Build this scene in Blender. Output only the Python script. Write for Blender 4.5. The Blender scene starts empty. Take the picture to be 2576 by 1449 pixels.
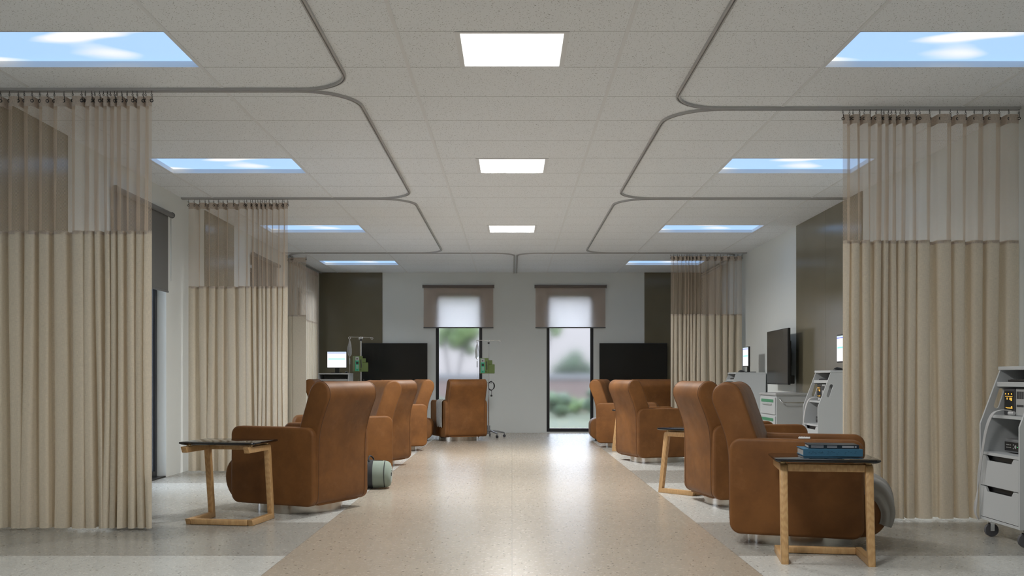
import bpy, bmesh, math, random
from mathutils import Vector, Matrix
random.seed(7)
PI = math.pi
S = bpy.context.scene
COL = S.collection

# ------------------------------------------------------------------ camera
FPX, HZ, CAMZ = 2505.0, 949.0, 1.115          # focal length in px, horizon row, eye height
cam = bpy.data.cameras.new('camera')
cam.sensor_fit = 'HORIZONTAL'; cam.sensor_width = 36.0
cam.lens = FPX/2576*36.0
cam.shift_y = (HZ-724.5)/2576
cam.clip_start = 0.05; cam.clip_end = 400
co = bpy.data.objects.new('camera', cam); COL.objects.link(co)
co.location = (0, 0, CAMZ); co.rotation_euler = (PI/2, 0, 0)
S.camera = co

# ------------------------------------------------------------------ exposure
S.view_settings.view_transform = 'Standard'
S.view_settings.look = 'None'
S.view_settings.gamma = 1.0
S.view_settings.exposure = 0.06
S.view_settings.use_curve_mapping = False
S.cycles.max_bounces = 10
S.cycles.diffuse_bounces = 5
S.cycles.transparent_max_bounces = 24
S.cycles.sample_clamp_indirect = 6.0

# ------------------------------------------------------------------ world (pale daylight sky)
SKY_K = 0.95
w = bpy.data.worlds.new('sky'); S.world = w; w.use_nodes = True
nt = w.node_tree; nt.nodes.clear()
wo = nt.nodes.new('ShaderNodeOutputWorld'); wb = nt.nodes.new('ShaderNodeBackground')
tc = nt.nodes.new('ShaderNodeTexCoord'); sx = nt.nodes.new('ShaderNodeSeparateXYZ')
cr = nt.nodes.new('ShaderNodeValToRGB')
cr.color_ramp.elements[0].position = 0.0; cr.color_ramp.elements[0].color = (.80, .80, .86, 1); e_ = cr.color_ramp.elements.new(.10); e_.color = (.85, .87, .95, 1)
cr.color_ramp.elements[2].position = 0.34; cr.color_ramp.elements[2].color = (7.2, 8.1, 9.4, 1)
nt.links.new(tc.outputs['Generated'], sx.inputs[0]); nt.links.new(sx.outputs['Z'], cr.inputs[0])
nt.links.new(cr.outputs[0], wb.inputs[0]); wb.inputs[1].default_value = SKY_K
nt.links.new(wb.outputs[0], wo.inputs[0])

# ------------------------------------------------------------------ lamp constants (used by the ceiling lamps)
LAMP_W = 112.0
LAMP_COL = (1.0, .985, .955)
SKYPANEL = 1.1

# room constants
XL, XR, YB, YF, H = -3.868, 3.952, 19.98, -2.8, 3.215
ROW0, RP, TW = 6.046, 0.70, 1.40
def row(k): return ROW0+RP*k

# ================================================================== materials
def srgb(r, g, b):
    f = lambda c: (c/255/12.92) if c/255 <= .04045 else ((c/255+.055)/1.055)**2.4
    return (f(r), f(g), f(b), 1)
def mat(name, col=(.5, .5, .5, 1), rough=.5, metal=0, spec=.5, emit=None, estr=0, trans=0, sheen=0, coat=0):
    m = bpy.data.materials.new(name); m.use_nodes = True
    p = m.node_tree.nodes['Principled BSDF']
    if len(col) == 3: col = (*col, 1)
    p.inputs['Base Color'].default_value = col
    p.inputs['Roughness'].default_value = rough
    p.inputs['Metallic'].default_value = metal
    p.inputs['Specular IOR Level'].default_value = spec
    if emit: p.inputs['Emission Color'].default_value = (*emit[:3], 1); p.inputs['Emission Strength'].default_value = estr
    if trans: p.inputs['Transmission Weight'].default_value = trans
    if sheen: p.inputs['Sheen Weight'].default_value = sheen
    if coat: p.inputs['Coat Weight'].default_value = coat
    return m
class N:
    """tiny node helper"""
    def __init__(s, m):
        s.m = m; s.nt = m.node_tree; s.p = s.nt.nodes.get('Principled BSDF'); s.out = s.nt.nodes.get('Material Output')
    def n(s, t, **k):
        x = s.nt.nodes.new('ShaderNode'+t)
        for a, b in k.items(): setattr(x, a, b)
        return x
    def l(s, a, b): s.nt.links.new(a, b)
    def coord(s, kind='Object'): return s.n('TexCoord').outputs[kind]
    def mapping(s, src, scale=(1, 1, 1), rot=(0, 0, 0), loc=(0, 0, 0)):
        x = s.n('Mapping'); s.l(src, x.inputs[0]); x.inputs['Scale'].default_value = scale
        x.inputs['Rotation'].default_value = rot; x.inputs['Location'].default_value = loc
        return x.outputs[0]
    def noise(s, src, scale=5, detail=3, rough=.5, dist=0):
        x = s.n('TexNoise'); s.l(src, x.inputs['Vector']); x.inputs['Scale'].default_value = scale
        x.inputs['Detail'].default_value = detail; x.inputs['Roughness'].default_value = rough; x.inputs['Distortion'].default_value = dist
        return x.outputs['Fac']
    def ramp(s, src, stops):
        x = s.n('ValToRGB'); s.l(src, x.inputs[0]); e = x.color_ramp.elements
        while len(e) < len(stops): e.new(.5)
        for i, (p, c) in enumerate(stops):
            e[i].position = p; e[i].color = c if len(c) == 4 else (*c, 1)
        return x.outputs[0]
    def math(s, op, a, b=None, c=None, clamp=False):
        x = s.n('Math', operation=op, use_clamp=clamp)
        for i, v in enumerate((a, b, c)):
            if v is None: continue
            if isinstance(v, (int, float)): x.inputs[i].default_value = v
            else: s.l(v, x.inputs[i])
        return x.outputs[0]
    def mix(s, fac, a, b, blend='MIX'):
        x = s.n('Mix', data_type='RGBA', blend_type=blend)
        for i, v in ((0, fac), (6, a), (7, b)):
            if isinstance(v, (int, float)): x.inputs[i].default_value = v
            elif isinstance(v, tuple): x.inputs[i].default_value = v if len(v) == 4 else (*v, 1)
            else: s.l(v, x.inputs[i])
        return x.outputs[2]
    def bump(s, src, strength=.2, dist=.01):
        x = s.n('Bump'); s.l(src, x.inputs['Height']); x.inputs['Strength'].default_value = strength
        x.inputs['Distance'].default_value = dist; s.l(x.outputs[0], s.p.inputs['Normal']); return x
    def sep(s, src):
        x = s.n('SeparateXYZ'); s.l(src, x.inputs[0]); return x.outputs

M = {}
# painted wall
m = mat('wall_paint', (.76, .79, .775), .75, spec=.25); h = N(m)
c = h.coord(); h.bump(h.noise(c, 140, 3), .12, .002); M['wall'] = m
# olive glossy panel
m = mat('olive_panel', (.135, .118, .082), .17, spec=.55); h = N(m); c = h.coord()
h.l(h.ramp(h.noise(c, 1.3, 2), [(.3, (.158, .140, .092)), (.7, (.18, .16, .108))]), h.p.inputs['Base Color'])
h.bump(h.noise(c, 60, 2), .05, .002); M['olive'] = m
# acoustic ceiling tiles
m = mat('acoustic_tile', (.86, .89, .92), .85, spec=.2); h = N(m); c = h.coord()
v = h.n('TexVoronoi', feature='F1'); v.inputs['Scale'].default_value = 74
dist = h.n('VectorMath', operation='ADD'); nz = h.n('TexNoise'); nz.inputs['Scale'].default_value = 30; h.l(c, nz.inputs['Vector'])
sc_ = h.n('VectorMath', operation='SCALE'); h.l(nz.outputs['Color'], sc_.inputs[0]); sc_.inputs['Scale'].default_value = .035
h.l(c, dist.inputs[0]); h.l(sc_.outputs[0], dist.inputs[1])
h.l(h.mapping(dist.outputs[0], (1, .62, 1), (0, 0, .5)), v.inputs['Vector'])
v2 = h.n('TexVoronoi', feature='F1'); v2.inputs['Scale'].default_value = 100
h.l(h.mapping(dist.outputs[0], (.6, 1, 1), (0, 0, -.5)), v2.inputs['Vector'])
p1 = h.math('LESS_THAN', v.outputs['Distance'], .20); p2 = h.math('LESS_THAN', v2.outputs['Distance'], .15)
pits = h.math('MAXIMUM', p1, p2)
x, y, z = h.sep(c)
fy = h.math('FRACT', h.math('DIVIDE', h.math('SUBTRACT', y, ROW0-RP*40), RP))
seam = h.math('LESS_THAN', h.math('MINIMUM', fy, h.math('SUBTRACT', 1, fy)), .0042)
base = h.mix(h.math('MULTIPLY', pits, .62), (.86, .89, .92), (.20, .20, .19))
base = h.mix(h.math('MULTIPLY', seam, .75), base, (.16, .16, .15))
h.l(base, h.p.inputs['Base Color']); h.bump(h.math('SUBTRACT', h.noise(c, 120, 3), h.math('MAXIMUM', pits, seam)), .25, .003)
M['ceil'] = m
M['tbar'] = mat('ceiling_t_bar', (.78, .80, .82), .45)
M['void'] = mat('dark_gap', (.02, .02, .02), .8)
# floor: speckled vinyl tiles, warm aisle, light and dark cross bands
m = mat('speckled_vinyl', (.4, .38, .34), .26, spec=.38); h = N(m); c = h.coord(); x, y, z = h.sep(c)
P = 1.425
fy = h.math('FRACT', h.math('DIVIDE', h.math('SUBTRACT', y, 6.22-P*3*6), P*3))
light = h.math('GREATER_THAN', fy, 1/3)
side = h.math('GREATER_THAN', h.math('ABSOLUTE', x), 1.41)
AISLE, DK, LT = (.42, .365, .295), (.38, .375, .345), (.60, .61, .585)
col = h.mix(light, DK, LT); col = h.mix(side, AISLE, col)
col = h.mix(h.math('MULTIPLY', h.noise(c, 2.2, 4, .6), .5), col, h.mix(.5, col, (.24, .22, .2), 'MULTIPLY'))
fine = h.ramp(h.noise(h.mapping(c, (1, 1.6, 1)), 85, 4, .7), [(.32, (.66, .64, .62)), (.68, (1.22, 1.22, 1.22))])
col = h.mix(.55, col, fine, 'MULTIPLY')
def specks(scale, thr, pick, stretch):
    v = h.n('TexVoronoi', feature='F1'); v.inputs['Scale'].default_value = scale
    nz = h.n('TexNoise'); nz.inputs['Scale'].default_value = scale*.7; h.l(c, nz.inputs['Vector'])
    sc = h.n('VectorMath', operation='SCALE'); h.l(nz.outputs['Color'], sc.inputs[0]); sc.inputs['Scale'].default_value = .9/scale
    ad = h.n('VectorMath', operation='ADD'); h.l(c, ad.inputs[0]); h.l(sc.outputs[0], ad.inputs[1])
    h.l(h.mapping(ad.outputs[0], (1, stretch, 1)), v.inputs['Vector'])
    a = h.math('LESS_THAN', v.outputs['Distance'], thr)
    r = h.sep(v.outputs['Color'])[0]
    return h.math('MULTIPLY', a, h.math('LESS_THAN', r, pick))
col = h.mix(h.math('MULTIPLY', specks(70, .24, .22, 1.3), .40), col, (.70, .68, .63))
col = h.mix(h.math('MULTIPLY', specks(62, .24, .20, 1.3), .8), col, (.20, .165, .13))
col = h.mix(h.math('MULTIPLY', specks(26, .18, .28, 1.2), .85), col, (.085, .07, .058))
fx = h.math('FRACT', h.math('DIVIDE', h.math('ADD', h.math('ABSOLUTE', x), 1.41*20), 1.41))
sm = h.math('LESS_THAN', h.math('MULTIPLY', h.math('MINIMUM', fx, h.math('SUBTRACT', 1, fx)), 1.41), .0016)
cross = h.math('FRACT', h.math('DIVIDE', h.math('SUBTRACT', y, 6.22-P*20), P))
sm2 = h.math('LESS_THAN', h.math('MULTIPLY', h.math('MINIMUM', cross, h.math('SUBTRACT', 1, cross)), P), .0011)
col = h.mix(h.math('MULTIPLY', sm, .6), col, (.10, .09, .08)); col = h.mix(h.math('MULTIPLY', sm2, .25), col, (.12, .11, .1))
h.l(col, h.p.inputs['Base Color'])
h.l(h.math('ADD', .20, h.math('MULTIPLY', h.noise(c, 30, 3), .12)), h.p.inputs['Roughness'])
h.bump(h.noise(c, 55, 2), .03, .002)
M['floor'] = m
# leather
def leather(name, lo, hi, wear):
    m = mat(name, hi, .46, spec=.28); h = N(m); c = h.coord()
    oi = h.n('ObjectInfo').outputs['Random']
    ad = h.n('VectorMath', operation='ADD'); h.l(c, ad.inputs[0]); h.l(h.math('MULTIPLY', oi, 30), ad.inputs[1])
    a = h.ramp(h.noise(ad.outputs[0], 3.6, 5, .62), [(.30, lo), (.70, hi)])
    a = h.mix(h.math('MULTIPLY', h.ramp(h.noise(ad.outputs[0], 7, 6, .7), [(.56, (0, 0, 0)), (.78, (1, 1, 1))]), .35), a, wear)
    h.l(a, h.p.inputs['Base Color'])
    h.l(h.math('ADD', .46, h.math('MULTIPLY', h.noise(c, 9, 4), .2)), h.p.inputs['Roughness'])
    h.bump(h.noise(c, 260, 3, .6), .10, .0015)
    return m
M['leather'] = leather('tan_leather', (.135, .055, .016), (.225, .094, .027), (.30, .15, .065))
M['piping'] = mat('dark_tan_piping', (.11, .046, .018), .5)
M['steel'] = mat('brushed_steel', (.50, .46, .41), .2, metal=1)
M['chrome'] = mat('chrome', (.75, .75, .76), .16, metal=1)
M['greymetal'] = mat('grey_metal', (.30, .31, .32), .42, metal=.7)
M['track'] = mat('aluminium_track', (.50, .50, .505), .4, metal=.35)
M['hook'] = mat('black_wire', (.012, .012, .013), .4)
# oak
m = mat('light_oak', (.5, .3, .14), .42); h = N(m); c = h.coord()
st = h.mapping(c, (4, 4, 1.1))
wv = h.n('TexWave', wave_type='RINGS', rings_direction='X'); wv.inputs['Scale'].default_value = 5; wv.inputs['Distortion'].default_value = 9
wv.inputs['Detail'].default_value = 3; wv.inputs['Detail Scale'].default_value = 1.2; h.l(st, wv.inputs['Vector'])
a = h.ramp(wv.outputs['Fac'], [(.1, (.52, .31, .135)), (.8, (.60, .375, .175))])
b = h.ramp(h.noise(h.mapping(c, (30, 30, 3)), 8, 3), [(.3, (.8, .8, .8)), (.7, (1.1, 1.1, 1.1))])
h.l(h.mix(.6, a, b, 'MULTIPLY'), h.p.inputs['Base Color']); M['oak'] = m
M['glasstop'] = mat('black_gloss_top', (.006, .006, .007), .07, spec=.6)
M['brass'] = mat('brass', (.62, .45, .24), .3, metal=1)
# curtain cloth (linen) - thin, lets some light through
def cloth(name, col, scale=900, trans=.25, weave=.35):
    m = mat(name, col, .9, spec=.1, sheen=.15); h = N(m); c = h.coord('UV')
    wx = h.noise(h.mapping(c, (1, .06, 1)), scale, 2, .6); wy = h.noise(h.mapping(c, (.06, 1, 1)), scale, 2, .6)
    f = h.math('ADD', wx, wy)
    a = h.ramp(h.math('MULTIPLY', f, .5), [(.36, tuple(v*(1-weave) for v in col[:3])), (.64, tuple(min(1, v*(1+weave*.5)) for v in col[:3]))])
    h.l(a, h.p.inputs['Base Color']); h.bump(f, .15, .0006)
    t = h.n('BsdfTranslucent'); h.l(a, t.inputs[0])
    mx = h.n('MixShader'); mx.inputs[0].default_value = trans
    h.l(h.p.outputs[0], mx.inputs[1]); h.l(t.outputs[0], mx.inputs[2]); h.l(mx.outputs[0], h.out.inputs[0])
    return m
M['linen'] = cloth('beige_linen', (.82, .735, .60, 1), 520, .28, .16)
M['hem'] = cloth('beige_hem_tape', (.70, .61, .53, 1), 500, .2)
M['greycloth'] = cloth('grey_wool', (.36, .34, .31, 1), 300, .05)
# open mesh: a woven net with round holes
m = mat('open_net', (.72, .61, .49, 1), .85, spec=.1); h = N(m); c = h.coord('UV'); x, y, z = h.sep(c)
q = 1/.0080
a = h.math('SINE', h.math('MULTIPLY', x, q*PI)); b = h.math('SINE', h.math('MULTIPLY', y, q*PI*.8))
a2 = h.math('COSINE', h.math('MULTIPLY', x, q*PI)); b2 = h.math('COSINE', h.math('MULTIPLY', y, q*PI*.8))
hole = h.math('MAXIMUM', h.math('ABSOLUTE', h.math('MULTIPLY', a, b)), h.math('ABSOLUTE', h.math('MULTIPLY', a2, b2)))
hole = h.math('GREATER_THAN', hole, .60)
tr = h.n('BsdfTransparent'); tl = h.n('BsdfTranslucent'); tl.inputs[0].default_value = (.72, .61, .49, 1)
m1 = h.n('MixShader'); m1.inputs[0].default_value = .35; h.l(h.p.outputs[0], m1.inputs[1]); h.l(tl.outputs[0], m1.inputs[2])
m2 = h.n('MixShader'); h.l(hole, m2.inputs[0]); h.l(m1.outputs[0], m2.inputs[1]); h.l(tr.outputs[0], m2.inputs[2])
h.l(m2.outputs[0], h.out.inputs[0]); M['net'] = m
# roller blind screens
def screen(name, col, tcol, t, o):
    m = mat(name, col, .9, spec=.1); h = N(m)
    tl = h.n('BsdfTranslucent'); tl.inputs[0].default_value = (*tcol, 1); tr = h.n('BsdfTransparent')
    m1 = h.n('MixShader'); m1.inputs[0].default_value = t; h.l(h.p.outputs[0], m1.inputs[1]); h.l(tl.outputs[0], m1.inputs[2])
    m2 = h.n('MixShader'); m2.inputs[0].default_value = o; h.l(m1.outputs[0], m2.inputs[1]); h.l(tr.outputs[0], m2.inputs[2])
    h.l(m2.outputs[0], h.out.inputs[0]); return m
M['blind_light'] = screen('taupe_screen', (.52, .36, .24, 1), (.97, .95, .95), .72, .24)
M['blind_dark'] = screen('grey_screen', (.20, .20, .195, 1), (.3, .3, .3), .05, .0)
M['blackframe'] = mat('black_frame', (.012, .013, .016), .35)
# glass
m = bpy.data.materials.new('clear_glass'); m.use_nodes = True; h = N(m)
tr = h.n('BsdfTransparent'); tr.inputs[0].default_value = (.97, .98, .98, 1); gl = h.n('BsdfGlossy'); gl.inputs['Roughness'].default_value = .02
fr = h.n('Fresnel'); fr.inputs[0].default_value = 1.35; mx = h.n('MixShader')
h.l(fr.outputs[0], mx.inputs[0]); h.l(tr.outputs[0], mx.inputs[1]); h.l(gl.outputs[0], mx.inputs[2]); h.l(mx.outputs[0], h.out.inputs[0])
M['glass'] = m
m = mat('soft_glass', (.97, .98, 1, 1), .10, trans=1); m.node_tree.nodes['Principled BSDF'].inputs['IOR'].default_value = 1.45
M['softglass'] = m
m = mat('clear_plastic', (.85, .87, .9, 1), .12, trans=.75); m.node_tree.nodes['Principled BSDF'].inputs['IOR'].default_value = 1.3; M['plastic'] = m
M['white'] = mat('white_laminate', (.52, .54, .55), .45)
M['whiteplastic'] = mat('white_plastic', (.66, .66, .66), .4)
M['cable'] = mat('white_cable', (.6, .6, .6), .45)
M['black'] = mat('black_plastic', (.012, .012, .013), .35)
M['tvscreen'] = mat('tv_screen', (.010, .0115, .0115), .22, spec=.5)
M['darkgrey'] = mat('dark_grey_plastic', (.05, .05, .055), .45)
M['midgrey'] = mat('mid_grey_plastic', (.16, .165, .17), .45)
M['rubber'] = mat('grey_rubber', (.09, .09, .1), .6)
M['green'] = mat('olive_green_plastic', (.125, .19, .045), .45)
M['teal'] = mat('teal_keypad', (.03, .42, .24), .4)
M['lightgrey'] = mat('light_grey_plastic', (.42, .43, .43), .45)
M['greenstrip'] = mat('green_label_strip', (.07, .26, .14), .5)
M['screen_white'] = mat('lit_screen', (.1, .1, .1), .3, emit=(.97, .97, 1), estr=1.05)
M['screen_blue'] = mat('lit_screen_blue', (.02, .02, .1), .3, emit=(.12, .2, .85), estr=.9)
M['screen_pale'] = mat('lit_screen_pale', (.1, .1, .1), .3, emit=(.62, .78, .88), estr=.9)
M['screen_cyan'] = mat('lit_screen_cyan', (.02, .1, .1), .3, emit=(.33, .85, .80), estr=1)
M['amber'] = mat('amber_readout', (.1, .05, 0), .3, emit=(1, .55, .08), estr=1.1)
M['led'] = mat('green_indicator', (0, .1, 0), .3, emit=(.1, 1, .3), estr=1)
M['bag'] = cloth('sage_canvas', (.25, .30, .26, 1), 260, .0, .2)
M['strap'] = mat('black_webbing', (.018, .02, .024), .75)
M['bluebook'] = mat('blue_book_cloth', (.045, .16, .27), .6)
M['navybook'] = mat('navy_book_cover', (.012, .022, .034), .35)
M['paper'] = mat('book_pages', (.42, .40, .38), .8)
M['bluetype'] = mat('dark_blue_type', (.02, .075, .135), .6)
M['greytype'] = mat('pale_grey_type', (.30, .31, .34), .6)
# lamps
M['skyp'] = None
def skypanel_mat(name, seed):
    m = mat(name, (.2, .2, .2), .5); h = N(m); c = h.coord('Object')
    mp = h.mapping(c, (.75, 2.0, 1), loc=(seed, seed*.7, 0))
    f = h.noise(mp, 1.5, .6, .4, .3)
    a = h.ramp(f, [(.51, (.34, .56, .90)), (.60, (.82, .83, .84))])
    h.l(a, h.p.inputs['Emission Color']); h.p.inputs['Emission Strength'].default_value = SKYPANEL
    return m
M['skyL'] = skypanel_mat('printed_sky_diffuser', 3.1)
# outdoors
m = mat('lawn', (.1, .14, .03), .9); h = N(m); c = h.coord()
h.l(h.ramp(h.noise(c, 9, 5, .7), [(.35, (.006, .016, .004)), (.55, (.018, .028, .006)), (.66, (.11, .085, .008))]), h.p.inputs['Base Color']); M['lawn'] = m
m = mat('leaf_green', (.1, .2, .06), .8); h = N(m); c = h.coord()
h.l(h.ramp(h.noise(c, 3, 4), [(.35, (.010, .026, .012)), (.65, (.035, .062, .026))]), h.p.inputs['Base Color']); M['leaf'] = m
m = mat('leaf_bright', (.2, .35, .06), .8); h = N(m); c = h.coord()
h.l(h.ramp(h.noise(c, 3, 4), [(.35, (.030, .058, .016)), (.65, (.085, .13, .03))]), h.p.inputs['Base Color']); M['leafb'] = m
M['bark'] = mat('bark', (.09, .08, .08), .9)
M['pinkwall'] = mat('pink_render', (.125, .09, .082), .85)
M['coping'] = mat('grey_coping', (.11, .11, .115), .8)
M['kerb'] = mat('concrete_ground', (.3, .3, .3), .9)

# ================================================================== mesh helpers
def obj(name, me_or_bm, material, parent=None, smooth=None):
    if isinstance(me_or_bm, bmesh.types.BMesh):
        bm = me_or_bm
        bmesh.ops.recalc_face_normals(bm, faces=bm.faces)
        me = bpy.data.meshes.new(name); bm.to_mesh(me); bm.free()
    else: me = me_or_bm
    if material is not None and not me.materials: me.materials.append(M[material] if isinstance(material, str) else material)
    if smooth is not None:
        for p in me.polygons: p.use_smooth = True
        me.set_sharp_from_angle(angle=math.radians(smooth))
    o = bpy.data.objects.new(name, me); COL.objects.link(o)
    if parent: o.parent = parent
    return o
def thing(name, label, cat, loc=(0, 0, 0), rz=0, group=None):
    o = bpy.data.objects.new(name, None); COL.objects.link(o); o.empty_display_size = .1
    o.location = loc; o.rotation_euler = (0, 0, rz)
    return tag(o, label, cat, group)
def tag(o, label, cat, group=None, kind=None):
    o['label'] = label; o['category'] = cat
    if group: o['group'] = group
    if kind: o['kind'] = kind
    return o
def struct(o): o['kind'] = 'structure'; return o
def dup(root, loc, rz, label, group=None):
    r = root.copy(); COL.objects.link(r); r.location = loc; r.rotation_euler = (0, 0, rz); r['label'] = label
    if group: r['group'] = group
    for ch in root.children:
        c2 = ch.copy(); COL.objects.link(c2); c2.parent = r
        for g in ch.children:
            d = g.copy(); COL.objects.link(d); d.parent = c2
    return r
def box(bm, x0, x1, y0, y1, z0, z1, bev=0, seg=2):
    t = bmesh.new()
    bmesh.ops.create_cube(t, size=1, matrix=Matrix.Translation(((x0+x1)/2, (y0+y1)/2, (z0+z1)/2)) @ Matrix.Diagonal((x1-x0, y1-y0, z1-z0, 1)))
    if bev: bmesh.ops.bevel(t, geom=t.edges[:], offset=bev, segments=seg, profile=.5, affect='EDGES')
    merge(bm, t)
def merge(bm, t, mtx=None):
    if mtx is not None: bmesh.ops.transform(t, matrix=mtx, verts=t.verts)
    me = bpy.data.meshes.new('tmp'); t.to_mesh(me); t.free(); bm.from_mesh(me); bpy.data.meshes.remove(me)
def B(*a, **k):
    bm = bmesh.new(); box(bm, *a, **k); return bm
def cyl(bm, p0, p1, r, seg=16, r2=None):
    p0, p1 = Vector(p0), Vector(p1); d = p1-p0
    t = bmesh.new(); bmesh.ops.create_cone(t, cap_ends=True, segments=seg, radius1=r, radius2=r if r2 is None else r2, depth=d.length)
    merge(bm, t, Matrix.Translation((p0+p1)/2) @ d.to_track_quat('Z', 'Y').to_matrix().to_4x4())
def torus(bm, c, R, r, axis='Y', seg=16, s2=8):
    rings = []
    for i in range(seg):
        a = 2*PI*i/seg; ring = []
        for j in range(s2):
            b = 2*PI*j/s2; rr = R+r*math.cos(b); u, v, w_ = rr*math.cos(a), rr*math.sin(a), r*math.sin(b)
            p = {'Y': (u, w_, v), 'Z': (u, v, w_), 'X': (w_, u, v)}[axis]
            ring.append(bm.verts.new((c[0]+p[0], c[1]+p[1], c[2]+p[2])))
        rings.append(ring)
    for i in range(seg):
        for j in range(s2):
            bm.faces.new((rings[i][j], rings[(i+1) % seg][j], rings[(i+1) % seg][(j+1) % s2], rings[i][(j+1) % s2]))
def tube(bm, pts, r, seg=8, closed=False):
    pts = [Vector(p) for p in pts]; n = len(pts); rings = []; up = None
    for i, p in enumerate(pts):
        d = (pts[min(i+1, n-1)]-pts[max(i-1, 0)]).normalized()
        if up is None:
            up = Vector((0, 0, 1)) if abs(d.z) < .9 else Vector((1, 0, 0))
        s = d.cross(up).normalized(); up = s.cross(d).normalized()
        rr = r[i] if isinstance(r, (list, tuple)) else r
        rings.append([bm.verts.new(p+s*rr*math.cos(2*PI*k/seg)+up*rr*math.sin(2*PI*k/seg)) for k in range(seg)])
    for a, b in zip(rings, rings[1:]):
        for k in range(seg): bm.faces.new((a[k], a[(k+1) % seg], b[(k+1) % seg], b[k]))
    bm.faces.new(rings[0]); bm.faces.new(rings[-1][::-1])
def catmull(pts, n=6):
    pts = [Vector(p) for p in pts]; out = []
    for i in range(len(pts)-1):
        p0 = pts[max(i-1, 0)]; p1 = pts[i]; p2 = pts[i+1]; p3 = pts[min(i+2, len(pts)-1)]
        for k in range(n):
            t = k/n
            out.append(.5*((2*p1)+(-p0+p2)*t+(2*p0-5*p1+4*p2-p3)*t*t+(-p0+3*p1-3*p2+p3)*t**3))
    out.append(pts[-1]); return out
def rrect(x0, x1, z0, z1, r, n=5):
    o = []
    for cx, cz, a0 in ((x1-r, z1-r, 0), (x0+r, z1-r, PI/2), (x0+r, z0+r, PI), (x1-r, z0+r, 1.5*PI)):
        for k in range(n+1): a = a0+PI/2*k/n; o.append((cx+r*math.cos(a), cz+r*math.sin(a)))
    return o
def prism(bm, outline, a, b, plane='YZ', bev=0, seg=2, holes=()):
    """extrude a 2-D outline between a and b along the axis normal to plane"""
    def P(u, v, t): return {'YZ': (t, u, v), 'XZ': (u, t, v), 'XY': (u, v, t)}[plane]
    t = bmesh.new()
    if holes:
        es = []
        for loop in [outline, *holes]:
            vs = [t.verts.new(P(u, v, a)) for u, v in loop]
            es += [t.edges.new((vs[i], vs[(i+1) % len(vs)])) for i in range(len(vs))]
        bmesh.ops.triangle_fill(t, use_beauty=True, use_dissolve=False, edges=es)
    else: t.faces.new([t.verts.new(P(u, v, a)) for u, v in outline])
    faces = t.faces[:]; outer = [e for e in t.edges if e.is_boundary]
    r = bmesh.ops.extrude_face_region(t, geom=faces)
    vs = [g for g in r['geom'] if isinstance(g, bmesh.types.BMVert)]
    d = Vector(P(0, 0, b))-Vector(P(0, 0, a)); bmesh.ops.translate(t, vec=d, verts=vs)
    if not holes or True:
        t.normal_update()
    if bev:
        ax = {'YZ': 0, 'XZ': 1, 'XY': 2}[plane]
        es = [e for e in t.edges if abs(e.verts[0].co[ax]-e.verts[1].co[ax]) < 1e-6 and len(e.link_faces) == 2 and
              abs(e.link_faces[0].normal.dot(e.link_faces[1].normal)) < .5 and abs(abs(e.link_faces[0].normal[ax])-abs(e.link_faces[1].normal[ax])) > .5]
        bmesh.ops.recalc_face_normals(t, faces=t.faces)
        bmesh.ops.bevel(t, geom=es, offset=bev, segments=seg, profile=.5, affect='EDGES')
    merge(bm, t)
def PR(*a, **k):
    bm = bmesh.new(); prism(bm, *a, **k); return bm
def sweep(bm, path, section):
    """sweep a closed section (across, up) along a plan polyline [(x,y)] at height z"""
    n = len(path[0]); pts = [Vector((p[0], p[1])) for p in path]; rings = []
    for i, p in enumerate(pts):
        d0 = (pts[i]-pts[i-1]).normalized() if i else None; d1 = (pts[i+1]-pts[i]).normalized() if i < len(pts)-1 else None
        d = ((d0 or d1)+(d1 or d0)).normalized(); nrm = Vector((-d.y, d.x)); k = 1
        if d0 is not None and d1 is not None: k = 1/max(.5, nrm.dot(Vector((-d1.y, d1.x))))
        rings.append([bm.verts.new((p.x+nrm.x*a*k, p.y+nrm.y*a*k, z)) for a, z in section])
    m_ = len(section)
    for a, b in zip(rings, rings[1:]):
        for k in range(m_): bm.faces.new((a[k], a[(k+1) % m_], b[(k+1) % m_], b[k]))
    bm.faces.new(rings[0]); bm.faces.new(rings[-1][::-1])

# ================================================================== room shell
WT = .25
def wall_with_openings(name, axis, pos, thick, a0, a1, z1, ops):
    """axis 'X': wall plane x=pos running along y; openings (a,b,z0,z1)"""
    bm = bmesh.new(); ops = sorted(ops); cur = a0
    def put(a, b, z0, z2):
        if b-a < 1e-4 or z2-z0 < 1e-4: return
        if axis == 'X': box(bm, min(pos, pos+thick), max(pos, pos+thick), a, b, z0, z2)
        else: box(bm, a, b, min(pos, pos+thick), max(pos, pos+thick), z0, z2)
    for (a, b, z0, z2) in ops:
        put(cur, a, -.1, z1); put(a, b, -.1, z0); put(a, b, z2, z1); cur = b
    put(cur, a1, -.1, z1)
    return struct(obj(name, bm, 'wall'))
LW = [(9.60, 11.137), (14.70, 16.25), (17.95, 19.45)]
wall_with_openings('wall_left', 'X', XL, -WT, YF, YB+WT, H+.12, [(a, b, .0, 2.78) for a, b in LW])
wall_with_openings('wall_right', 'X', XR, WT, YF, YB+WT, H+.12, [])
FWN = [(-1.531, -.598), (.694, 1.635)]
wall_with_openings('wall_back', 'Y', YB, WT, XL, XR, H+.12, [(a, b, .02, 2.80) for a, b in FWN])
wall_with_openings('wall_front', 'Y', YF, -WT, XL-WT, XR+WT, H+.12, [])
struct(obj('floor', B(XL-WT, XR+WT, YF-WT, YB+WT-.02, -.12, 0), 'floor'))

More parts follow.
